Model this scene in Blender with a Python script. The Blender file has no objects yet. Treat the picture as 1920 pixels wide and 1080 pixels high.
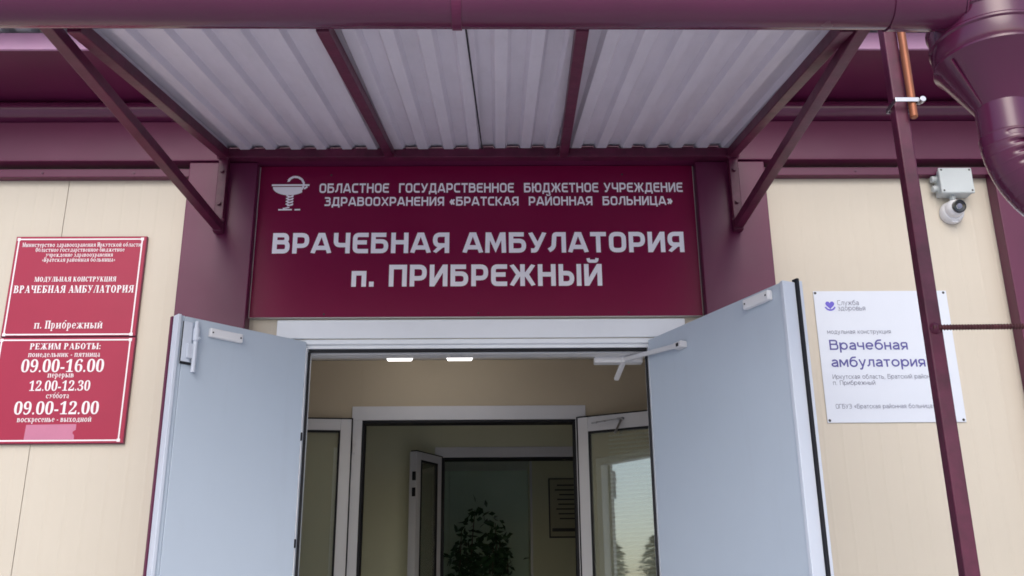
import bpy, math, random
from mathutils import Vector, Matrix
random.seed(7)
S = bpy.context.scene
COL = S.collection
R = math.radians

# ------------------------------------------------------------------ camera
PITCH, YAW, ROLL = R(18.797), R(0.896), R(-0.532)
cp, sp, cy_, sy_ = math.cos(PITCH), math.sin(PITCH), math.cos(YAW), math.sin(YAW)
fwd = Vector((sy_*cp, cy_*cp, sp)); rt = Vector((cy_, -sy_, 0)); up = rt.cross(fwd)
rr = rt*math.cos(ROLL) + up*math.sin(ROLL); uu = up*math.cos(ROLL) - rt*math.sin(ROLL)
cam = bpy.data.cameras.new('camera'); cob = bpy.data.objects.new('camera', cam); COL.objects.link(cob)
cob.matrix_world = Matrix(((rr.x, uu.x, -fwd.x, 0), (rr.y, uu.y, -fwd.y, -4.2203), (rr.z, uu.z, -fwd.z, 1.6), (0, 0, 0, 1)))
cam.sensor_width = 36; cam.angle = R(54.851); cam.clip_start = .05; cam.clip_end = 2000
S.camera = cob

# ------------------------------------------------------------------ sky, sun, exposure (bright overcast)
SUN_EL, SUN_AZ = R(38), R(183)          # azimuth clockwise from +Y
W = bpy.data.worlds.new('World'); S.world = W; W.use_nodes = True
nt = W.node_tree; bg = nt.nodes['Background']
sky = nt.nodes.new('ShaderNodeTexSky'); sky.sky_type = 'NISHITA'; sky.sun_disc = False
sky.sun_elevation = SUN_EL; sky.sun_rotation = SUN_AZ; sky.dust_density = 2.5; sky.air_density = 1.0; sky.ozone_density = 2.0
hs = nt.nodes.new('ShaderNodeHueSaturation'); hs.inputs['Saturation'].default_value = .95
nt.links.new(sky.outputs[0], hs.inputs['Color']); nt.links.new(hs.outputs[0], bg.inputs['Color'])
bg.inputs['Strength'].default_value = .15
sl = bpy.data.lights.new('sun', 'SUN'); sl.energy = .5; sl.angle = R(40); sl.color = (1, .98, .97)
so = bpy.data.objects.new('sun', sl); COL.objects.link(so)
sd = Vector((math.sin(SUN_AZ)*math.cos(SUN_EL), math.cos(SUN_AZ)*math.cos(SUN_EL), math.sin(SUN_EL)))
so.rotation_euler = sd.to_track_quat('Z', 'Y').to_euler()
S.view_settings.view_transform = 'Standard'; S.view_settings.look = 'None'
S.view_settings.exposure = 0.60; S.view_settings.gamma = 1
S.render.engine = 'CYCLES'; S.cycles.use_denoising = True
S.cycles.max_bounces = 10; S.cycles.diffuse_bounces = 6; S.cycles.transparent_max_bounces = 12
S.cycles.filter_width = 1.7

# ------------------------------------------------------------------ materials
def mat(name, col, rough=.5, spec=.5, metal=0., var=.06, vscale=3., bump=0., bscale=40., rvar=.08, coat=0., emit=None, estr=0., grain=None, stretch=None, dirt=0., dirtcol=(.12, .1, .09)):
    m = bpy.data.materials.new(name); m.use_nodes = True
    n = m.node_tree.nodes; L = m.node_tree.links; p = n['Principled BSDF']
    p.inputs['Roughness'].default_value = rough; p.inputs['Metallic'].default_value = metal
    p.inputs['Specular IOR Level'].default_value = spec
    p.inputs['Coat Weight'].default_value = coat; p.inputs['Coat Roughness'].default_value = .12
    tc = n.new('ShaderNodeTexCoord'); src = tc.outputs['Object']
    if stretch:
        mp = n.new('ShaderNodeMapping'); mp.inputs['Scale'].default_value = stretch
        L.new(src, mp.inputs[0]); src2 = mp.outputs[0]
    else:
        src2 = src
    nz = n.new('ShaderNodeTexNoise'); nz.inputs['Scale'].default_value = vscale; nz.inputs['Detail'].default_value = 6
    nz.inputs['Roughness'].default_value = .62; L.new(src2, nz.inputs[0])
    rp = n.new('ShaderNodeValToRGB'); e = rp.color_ramp.elements
    e[0].position = .3; e[1].position = .7
    e[0].color = (*[c*(1-var) for c in col], 1); e[1].color = (*[min(1, c*(1+var)) for c in col], 1)
    L.new(nz.outputs[0], rp.inputs[0]); out = rp.outputs[0]
    if dirt:
        d = n.new('ShaderNodeTexNoise'); d.inputs['Scale'].default_value = 2.3; d.inputs['Detail'].default_value = 9; d.inputs['Roughness'].default_value = .7
        mp2 = n.new('ShaderNodeMapping'); mp2.inputs['Scale'].default_value = (6, 6, .7); L.new(src, mp2.inputs[0]); L.new(mp2.outputs[0], d.inputs[0])
        r2 = n.new('ShaderNodeValToRGB'); r2.color_ramp.elements[0].position = .55; r2.color_ramp.elements[1].position = .8
        r2.color_ramp.elements[0].color = (0, 0, 0, 1); r2.color_ramp.elements[1].color = (dirt, dirt, dirt, 1)
        L.new(d.outputs[0], r2.inputs[0])
        mx = n.new('ShaderNodeMixRGB'); mx.inputs[2].default_value = (*dirtcol, 1)
        L.new(r2.outputs[0], mx.inputs[0]); L.new(out, mx.inputs[1]); out = mx.outputs[0]
    L.new(out, p.inputs['Base Color'])
    if rvar:
        mr = n.new('ShaderNodeMapRange'); mr.inputs[3].default_value = max(.02, rough-rvar); mr.inputs[4].default_value = rough+rvar
        nz2 = n.new('ShaderNodeTexNoise'); nz2.inputs['Scale'].default_value = vscale*2.7; nz2.inputs['Detail'].default_value = 4
        L.new(src, nz2.inputs[0]); L.new(nz2.outputs[0], mr.inputs[0]); L.new(mr.outputs[0], p.inputs['Roughness'])
    if bump:
        bn = n.new('ShaderNodeTexNoise'); bn.inputs['Scale'].default_value = bscale; bn.inputs['Detail'].default_value = 3; L.new(src2, bn.inputs[0])
        bp = n.new('ShaderNodeBump'); bp.inputs['Strength'].default_value = bump; bp.inputs['Distance'].default_value = .01
        L.new(bn.outputs[0], bp.inputs['Height']); L.new(bp.outputs[0], p.inputs['Normal'])
        if grain:                                    # faint pressed vertical lines of a sandwich panel
            wv = n.new('ShaderNodeTexWave'); wv.wave_type = 'BANDS'; wv.bands_direction = 'X'; wv.wave_profile = 'SIN'
            wv.inputs['Scale'].default_value = grain; wv.inputs['Distortion'].default_value = .35; wv.inputs['Detail'].default_value = 1
            L.new(src, wv.inputs[0])
            pw = n.new('ShaderNodeMath'); pw.operation = 'POWER'; pw.inputs[1].default_value = 14; L.new(wv.outputs[1], pw.inputs[0])
            ml = n.new('ShaderNodeMath'); ml.operation = 'MULTIPLY'; L.new(pw.outputs[0], ml.inputs[0]); L.new(nz.outputs[0], ml.inputs[1])
            b2 = n.new('ShaderNodeBump'); b2.inputs['Strength'].default_value = .45; b2.inputs['Distance'].default_value = .004
            L.new(ml.outputs[0], b2.inputs['Height']); L.new(bp.outputs[0], b2.inputs['Normal']); L.new(b2.outputs[0], p.inputs['Normal'])
    if emit:
        p.inputs['Emission Color'].default_value = (*emit, 1); p.inputs['Emission Strength'].default_value = estr
    return m

MAROON = (.108, .010, .048)
M = dict(
    beige=mat('beige_panel', (.61, .55, .455), .48, .3, var=.035, vscale=1.1, bump=.03, bscale=9, grain=3.9, dirt=.06, dirtcol=(.45, .38, .3)),
    maroon=mat('maroon_metal', MAROON, .38, .42, var=.1, vscale=2.2, bump=.02, bscale=7, dirt=.06),
    maroongloss=mat('maroon_gloss', (.092, .011, .046), .24, .5, var=.1, vscale=2., bump=.03, bscale=5, coat=.25),
    fascia=mat('fascia_metal', (.42, .22, .36), .35, .5, var=.06, vscale=2),
    frame=mat('maroon_paint', (.088, .009, .034), .42, .42, var=.34, vscale=11, bump=.06, bscale=60, dirt=.05),
    sheet=mat('galvanised_sheet', (.63, .585, .66), .46, .35, var=.06, vscale=5, bump=.02, bscale=30, stretch=(3, .6, 1), dirt=.14, dirtcol=(.3, .26, .27)),
    roof=mat('roof_metal', (.5, .48, .5), .4, var=.05),
    sign=mat('sign_face', (.185, .003, .044), .33, .22, var=.05, vscale=2),
    core=mat('sign_core', (.62, .60, .56), .6, var=.05),
    white=mat('lettering_white', (.95, .92, .96), .5, var=.02),
    plate=mat('plate_red', (.36, .016, .056), .36, .32, var=.05, vscale=3),
    plateedge=mat('plate_edge', (.17, .02, .06), .5),
    pinkwhite=mat('plate_lettering', (.86, .8, .82), .5, var=.02),
    whitesign=mat('white_board', (.68, .72, .80), .42, .4, var=.025, vscale=2),
    violet=mat('violet_ink', (.085, .075, .30), .5, var=.03),
    greyink=mat('grey_ink', (.16, .17, .25), .5, var=.03),
    violet2=mat('violet_logo', (.13, .10, .55), .5, var=.03),
    door=mat('grey_door', (.495, .565, .65), .34, .5, var=.03, vscale=.9, bump=.03, bscale=3, dirt=.09, dirtcol=(.3, .3, .33)),
    pale=mat('pale_frame', (.86, .885, .92), .4, .45, var=.03),
    edge=mat('door_edge', (.60, .645, .73), .4, .45, var=.03),
    pvc=mat('white_pvc', (.68, .68, .7), .35, .5, var=.03),
    black=mat('black_rubber', (.012, .012, .016), .6, .3, var=.1),
    greybox=mat('grey_plastic', (.56, .60, .60), .5, .4, var=.05, vscale=6),
    plastic=mat('white_plastic', (.78, .78, .8), .4, .5, var=.03),
    lens=mat('black_glass', (.01, .01, .012), .08, .6, var=.1),
    steel=mat('zinc_steel', (.42, .43, .46), .3, .5, metal=1, var=.1, vscale=20),
    copper=mat('copper_rod', (.30, .10, .045), .42, .5, metal=.35, var=.25, vscale=9, stretch=(1, 1, .25)),
    rust=mat('rusty_rebar', (.085, .022, .026), .6, .4, var=.3, vscale=40),
    inner=mat('interior_wall', (.52, .44, .32), .7, .3, var=.04, vscale=1.4, bump=.04, bscale=30),
    inner2=mat('interior_wall_green', (.66, .66, .47), .7, .3, var=.04, vscale=1.4, bump=.04, bscale=30),
    inner3=mat('interior_wall_grey', (.60, .72, .60), .7, .3, var=.04, vscale=1.4, bump=.04, bscale=30),
    ceil=mat('ceiling_white', (.78, .78, .77), .8, .2, var=.03),
    lino=mat('linoleum', (.38, .32, .26), .4, var=.15, vscale=8),
    lamp=mat('lamp_diffuser', (.85, .85, .85), .4, emit=(1, .96, .95), estr=1.7),
    paper=mat('board_paper', (.42, .40, .27), .6, var=.04),
    darkink=mat('board_frame', (.03, .028, .025), .5),
    leaf=mat('ficus_leaf', (.032, .085, .034), .4, .4, var=.45, vscale=7),
    pineleaf=mat('pine_needles', (.035, .06, .03), .6, .3, var=.5, vscale=.8),
    bark=mat('bark', (.11, .075, .05), .85, var=.35, vscale=14, bump=.4, bscale=25),
    pot=mat('terracotta', (.3, .13, .07), .7),
    soil=mat('soil', (.03, .022, .016), .95, var=.4, vscale=50),
    ground=mat('paving', (.56, .55, .55), .85, .3, var=.2, vscale=1.6, bump=.25, bscale=18),
    porch=mat('porch_concrete', (.56, .55, .55), .8, .3, var=.15, vscale=3, bump=.2, bscale=25),
    tape=mat('tape', (.52, .17, .28), .35, .5, var=.06, vscale=9),
    slat=mat('blind_slat', (.94, .95, .9), .5, var=.03),
)
def glass_mat():
    m = bpy.data.materials.new('clear_glass'); m.use_nodes = True
    n = m.node_tree.nodes; L = m.node_tree.links; n.remove(n['Principled BSDF'])
    tr = n.new('ShaderNodeBsdfTransparent'); tr.inputs[0].default_value = (.93, .95, .92, 1)
    gl = n.new('ShaderNodeBsdfGlossy'); gl.inputs['Roughness'].default_value = .015; gl.inputs[0].default_value = (.95, 1, .98, 1)
    fr = n.new('ShaderNodeFresnel'); fr.inputs[0].default_value = 1.75
    ad = n.new('ShaderNodeMath'); ad.operation = 'ADD'; ad.inputs[1].default_value = .20; L.new(fr.outputs[0], ad.inputs[0])
    mx = n.new('ShaderNodeMixShader'); L.new(ad.outputs[0], mx.inputs[0]); L.new(tr.outputs[0], mx.inputs[1]); L.new(gl.outputs[0], mx.inputs[2])
    L.new(mx.outputs[0], n['Material Output'].inputs[0]); return m
M['glass'] = glass_mat()
def hazed():  # pale diffuse mixed into the glass as a haze that fades its reflections
    m = M['glass'].copy(); m.name = 'hazed_glass'; n = m.node_tree.nodes; L = m.node_tree.links
    out = [q for q in n if q.type == 'OUTPUT_MATERIAL'][0]; src = out.inputs[0].links[0].from_socket
    df = n.new('ShaderNodeBsdfDiffuse'); df.inputs[0].default_value = (.62, .64, .5, 1)
    mx = n.new('ShaderNodeMixShader'); mx.inputs[0].default_value = .26
    L.new(src, mx.inputs[1]); L.new(df.outputs[0], mx.inputs[2]); L.new(mx.outputs[0], out.inputs[0]); return m
M['glass_haze'] = hazed()

# ------------------------------------------------------------------ mesh building
WL = {}                                   # world location of every object made here
class MB:
    def __init__(s, tf=None): s.v = []; s.f = []; s.tf = tf
    def add(s, pts, faces):
        b = len(s.v)
        s.v += [Vector(s.tf(*p)) if s.tf else Vector(p) for p in pts]
        s.f += [tuple(b+i for i in f) for f in faces]; return s
    def box(s, x0, x1, y0, y1, z0, z1):
        return s.add([(x0, y0, z0), (x1, y0, z0), (x1, y1, z0), (x0, y1, z0), (x0, y0, z1), (x1, y0, z1), (x1, y1, z1), (x0, y1, z1)],
                     [(3, 2, 1, 0), (4, 5, 6, 7), (0, 1, 5, 4), (1, 2, 6, 5), (2, 3, 7, 6), (3, 0, 4, 7)])
    def bar(s, p, q, w, h, upv=(0, 0, 1)):          # rectangular tube between two points
        p, q = Vector(p), Vector(q); d = (q-p).normalized(); u = Vector(upv)
        a = d.cross(u).normalized(); b = a.cross(d).normalized(); a *= w/2; b *= h/2
        pts = [c+i*a+j*b for c in (p, q) for i, j in ((-1, -1), (1, -1), (1, 1), (-1, 1))]
        return s.add(pts, [(3, 2, 1, 0), (4, 5, 6, 7), (0, 1, 5, 4), (1, 2, 6, 5), (2, 3, 7, 6), (3, 0, 4, 7)])
    def tube(s, path, rad, n=16, cap=True, rfun=None):
        path = [Vector(p) for p in path]; b = []
        ref = None
        for i, p in enumerate(path):
            d = (path[min(i+1, len(path)-1)] - path[max(i-1, 0)]).normalized()
            if ref is None:
                ref = d.orthogonal().normalized()
            a = (ref - d*ref.dot(d)).normalized(); ref = a; c = d.cross(a)
            r0 = rad[i] if isinstance(rad, (list, tuple)) else rad
            for k in range(n):
                t = 2*math.pi*k/n; e = a*math.cos(t)+c*math.sin(t)
                b.append(p + e*(r0*(rfun(i, e) if rfun else 1)))
        f = []
        for i in range(len(path)-1):
            for k in range(n):
                k2 = (k+1) % n; f.append((i*n+k, i*n+k2, (i+1)*n+k2, (i+1)*n+k))
        if cap:
            f.append(tuple(reversed(range(n)))); f.append(tuple((len(path)-1)*n+k for k in range(n)))
        return s.add(b, f)
    def lathe(s, c, prof, n=32, axis=(0, 0, 1)):     # prof: (radius, height along axis)
        ax = Vector(axis).normalized(); a = ax.orthogonal().normalized(); b = ax.cross(a); c = Vector(c)
        pts = []; f = []
        for r, h in prof:
            for k in range(n):
                t = 2*math.pi*k/n; pts.append(c+ax*h+(a*math.cos(t)+b*math.sin(t))*max(r, 1e-4))
        for i in range(len(prof)-1):
            for k in range(n):
                k2 = (k+1) % n; f.append((i*n+k, i*n+k2, (i+1)*n+k2, (i+1)*n+k))
        f.append(tuple(reversed(range(n)))); f.append(tuple((len(prof)-1)*n+k for k in range(n)))
        return s.add(pts, f)
    def sweep(s, prof, x0, x1):                      # closed (y,z) profile swept along x
        n = len(prof)
        pts = [(x0, y, z) for y, z in prof]+[(x1, y, z) for y, z in prof]
        f = [(k, (k+1) % n, n+(k+1) % n, n+k) for k in range(n)]
        f += [tuple(reversed(range(n))), tuple(range(n, 2*n))]
        return s.add(pts, f)
    def poly(s, pts, y, th=0.):                     # flat (x,z) outline at depth y, facing -y
        n = len(pts)
        a = sum(pts[i][0]*pts[(i+1) % n][1]-pts[(i+1) % n][0]*pts[i][1] for i in range(n))
        if a < 0: pts = pts[::-1]
        v = [(x, y, z) for x, z in pts]; f = [tuple(range(n))]
        if th:
            v += [(x, y+th, z) for x, z in pts]
            f += [tuple(range(2*n-1, n-1, -1))]+[(k, n+k, n+(k+1) % n, (k+1) % n) for k in range(n)]
        return s.add(v, f)
    def build(s, name, m, parent=None, bevel=0., smooth=False, label=None, cat=None, group=None, kind=None):
        if parent is None:
            xs = [v.x for v in s.v]; ys = [v.y for v in s.v]; zs = [v.z for v in s.v]
            o0 = Vector(((min(xs)+max(xs))/2, (min(ys)+max(ys))/2, min(zs)))
        else:
            o0 = WL[parent.name]
        me = bpy.data.meshes.new(name); me.from_pydata([v-o0 for v in s.v], [], s.f); me.materials.append(M[m] if isinstance(m, str) else m)
        me.update(); o = bpy.data.objects.new(name, me); COL.objects.link(o)
        import bmesh
        bm = bmesh.new(); bm.from_mesh(me); bmesh.ops.recalc_face_normals(bm, faces=bm.faces) if not getattr(s, 'flat', False) else None; bm.to_mesh(me); bm.free()
        if parent is None: o.location = o0
        else: o.parent = parent
        WL[o.name] = o0
        if smooth:
            for p in me.polygons: p.use_smooth = True
            md = o.modifiers.new('edge', 'EDGE_SPLIT'); md.split_angle = R(38)
        if bevel:
            b = o.modifiers.new('bevel', 'BEVEL'); b.width = bevel; b.segments = 2; b.limit_method = 'ANGLE'; b.angle_limit = R(40)
        return tag(o, label, cat, group, kind)
def tag(o, label=None, cat=None, group=None, kind=None):
    if label: o['label'] = label
    if cat: o['category'] = cat
    if group: o['group'] = group
    if kind: o['kind'] = kind
    return o
def empty(name, loc, label, cat, group=None, kind=None):
    o = bpy.data.objects.new(name, None); COL.objects.link(o); o.location = loc; WL[o.name] = Vector(loc)
    o.empty_display_size = .1
    return tag(o, label, cat, group, kind)

# ------------------------------------------------------------------ lettering
def fillet(pts, closed=False):
    out = []; n = len(pts)
    for i, p in enumerate(pts):
        x, y = p[0], p[1]; r = p[2] if len(p) > 2 else 0
        if not r or (not closed and i in (0, n-1)):
            out.append(Vector((x, y))); continue
        P = Vector((x, y)); A = Vector(pts[i-1][:2])-P; B = Vector(pts[(i+1) % n][:2])-P
        r = min(r, A.length*.5, B.length*.5)
        a, b = P+A.normalized()*r, P+B.normalized()*r
        for k in range(6):
            t = k/5; out.append(a*(1-t)**2+P*2*t*(1-t)+b*t*t)
    return [p for i, p in enumerate(out) if i == 0 or (p-out[i-1]).length > 1e-4]
def stroke(pts, s, closed=False):
    """list of quads outlining a polyline of width s with mitred joins"""
    p = fillet(pts, closed); n = len(p); Ls = []; Rs = []
    for i in range(n):
        if closed or 0 < i < n-1:
            d1 = (p[i]-p[i-1]).normalized(); d2 = (p[(i+1) % n]-p[i]).normalized()
        elif i == 0: d1 = d2 = (p[1]-p[0]).normalized()
        else: d1 = d2 = (p[i]-p[i-1]).normalized()
        nn = Vector((-d1.y, d1.x))+Vector((-d2.y, d2.x))
        if nn.length < 1e-4: nn = Vector((-d1.y, d1.x))
        nn.normalize(); k = 1/max(.45, nn.dot(Vector((-d1.y, d1.x))))
        Ls.append(p[i]+nn*(s/2*k)); Rs.append(p[i]-nn*(s/2*k))
    q = []
    for i in range(n if closed else n-1):
        j = (i+1) % n; q.append([Rs[i], Rs[j], Ls[j], Ls[i]])
    return q
def sans(ch, s):
    """squared, round-cornered capitals; returns (width, list of groups of quads)"""
    a = s/2; w = .80; L, Rr, B, T, Mi, r = a, w-a, a, 1-a, .53, .24
    low = None; w_ = w; st = []; cl = []
    if ch == 'О': cl = [[(L, B, r), (Rr, B, r), (Rr, T, r), (L, T, r)]]
    elif ch == 'С': w_ = .74; Rr = w_; st = [[(Rr-.02, T), (L, T, r), (L, B, r), (Rr-.02, B)]]
    elif ch == 'Е': w_ = .72; Rr = w_; st = [[(Rr, T), (L, T, .18), (L, B, .18), (Rr, B)], [(L, Mi), (Rr-.07, Mi)]]
    elif ch == 'Б': st = [[(Rr, T), (L, T), (L, B), (Rr, B, r), (Rr, .58, r), (L, .58)]]
    elif ch == 'В': st = [[(L, 0), (L, 1)], [(L, T), (Rr-.05, T, .2), (Rr-.05, .55, .2), (L, .55)], [(L, .55), (Rr, .55, .2), (Rr, B, .2), (L, B)]]
    elif ch == 'Р': w_ = .76; Rr = w_-a; st = [[(L, 0), (L, T), (Rr, T, r), (Rr, .37, r), (L, .37)]]
    elif ch == 'Я': w_ = .76; Rr = w_-a; st = [[(Rr, 0), (Rr, T), (L, T, r), (L, .37, r), (Rr, .37)], [(Rr-.22, .37), (L-.02, 0)]]
    elif ch == 'А': w_ = .88; st = [[(a*.55, 0), (w_/2-.075, T), (w_/2+.075, T), (w_-a*.55, 0)], [(.2, .27), (w_-.2, .27)]]
    elif ch == 'Ч': w_ = .76; Rr = w_-a; st = [[(L, 1), (L, .40, .2), (Rr, .40)], [(Rr, 0), (Rr, 1)]]
    elif ch == 'Н': st = [[(L, 0), (L, 1)], [(Rr, 0), (Rr, 1)], [(L, Mi), (Rr, Mi)]]
    elif ch in 'ИЙ':
        st = [[(L, 0), (L, 1)], [(Rr, 0), (Rr, 1)], [(L+.02, .04), (Rr-.02, .96)]]
        if ch == 'Й': low = [[(.2, 1.27), (.22, 1.13, .1), (w-.22, 1.13, .1), (w-.2, 1.27)]]
    elif ch == 'П': st = [[(L, 0), (L, T), (Rr, T), (Rr, 0)]]
    elif ch == 'Т': w_ = .74; st = [[(0, T), (w_, T)], [(w_/2, 0), (w_/2, T)]]
    elif ch == 'Г': w_ = .64; st = [[(L, 0), (L, T), (w_, T)]]
    elif ch == 'М': w_ = .98; st = [[(a, 0), (a+.03, 1)], [(w_-a, 0), (w_-a-.03, 1)], [(a+.08, .97), (w_/2, .22), (w_-a-.08, .97)]]
    elif ch == 'Л': w_ = .80; st = [[(w_-a, 0), (w_-a, T), (.27, T, .1), (.22, .25, .22), (0, a)]]
    elif ch == 'Д': w_ = .90; st = [[(.2, a), (.27, T), (w_-.17, T), (w_-.17, a)], [(0, a), (w_, a)], [(a*.8, -.17), (a*.8, a)], [(w_-a*.8, -.17), (w_-a*.8, a)]]
    elif ch == 'Ж': w_ = 1.12; c = w_/2; st = [[(c, 0), (c, 1)], [(a*.7, 1), (c-.17, Mi), (a*.7, 0)], [(w_-a*.7, 1), (c+.17, Mi), (w_-a*.7, 0)], [(c-.2, Mi), (c+.2, Mi)]]
    elif ch == 'З': w_ = .72; Rr = w_-a; st = [[(.02, T), (Rr-.03, T, .2), (Rr-.03, .54, .2), (.18, .54)], [(.18, .56), (Rr, .56, .2), (Rr, B, .2), (.02, B)]]
    elif ch == 'К': w_ = .78; st = [[(L, 0), (L, 1)], [(w_-a*.7, 1), (.3, Mi), (w_-a*.6, 0)], [(L, Mi), (.34, Mi)]]
    elif ch == 'Х': w_ = .82; st = [[(a*.7, 0), (w_-a*.7, 1)], [(a*.7, 1), (w_-a*.7, 0)]]
    elif ch == 'Ц': w_ = .86; Rr = .78-a; st = [[(L, 1), (L, B), (w_, B)], [(Rr, 1), (Rr, B)], [(w_-a*.8, a), (w_-a*.8, -.17)]]
    elif ch == 'У': w_ = .80; st = [[(a*.7, 1), (w_*.47, .38)], [(w_-a*.7, 1), (w_*.45, .2), (.30, a, .1), (.1, a)]]
    elif ch == 'Ь': w_ = .74; Rr = w_-a; st = [[(L, 1), (L, B), (Rr, B, r), (Rr, .58, r), (L, .58)]]
    elif ch == 'Ы': w_ = 1.02; Rr = .70-a; st = [[(L, 1), (L, B), (Rr, B, r), (Rr, .58, r), (L, .58)], [(w_-a, 0), (w_-a, 1)]]
    elif ch == 'Ю': w_ = 1.1; cl = [[(.44, B, r), (w_-a, B, r), (w_-a, T, r), (.44, T, r)]]; st = [[(L, 0), (L, 1)], [(L, Mi), (.44, Mi)]]
    elif ch == 'п': w_ = .66; st = [[(L, 0), (L, .72-a), (w_-a, .72-a), (w_-a, 0)]]
    elif ch == '.': w_ = .22; st = [[(.11-a*.05, 0), (.11-a*.05, s*1.1)]]
    elif ch == '«': w_ = .6; st = [[(.28, .7), (.08, .42), (.28, .14)], [(.52, .7), (.32, .42), (.52, .14)]]
    elif ch == '»': w_ = .6; st = [[(.08, .7), (.28, .42), (.08, .14)], [(.32, .7), (.52, .42), (.32, .14)]]
    elif ch == ' ': return .40, []
    g = []
    for p in st:
        q = stroke(p, s)
        if ch not in 'ДЦ.«»': q = [[Vector((v.x, min(1, max(0, v.y)))) for v in f] for f in q]
        g.append(q)
    for p in cl: g.append(stroke(p, s, True))
    for p in low or []: g.append(stroke(p, s*.72))
    return w_, g

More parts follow.
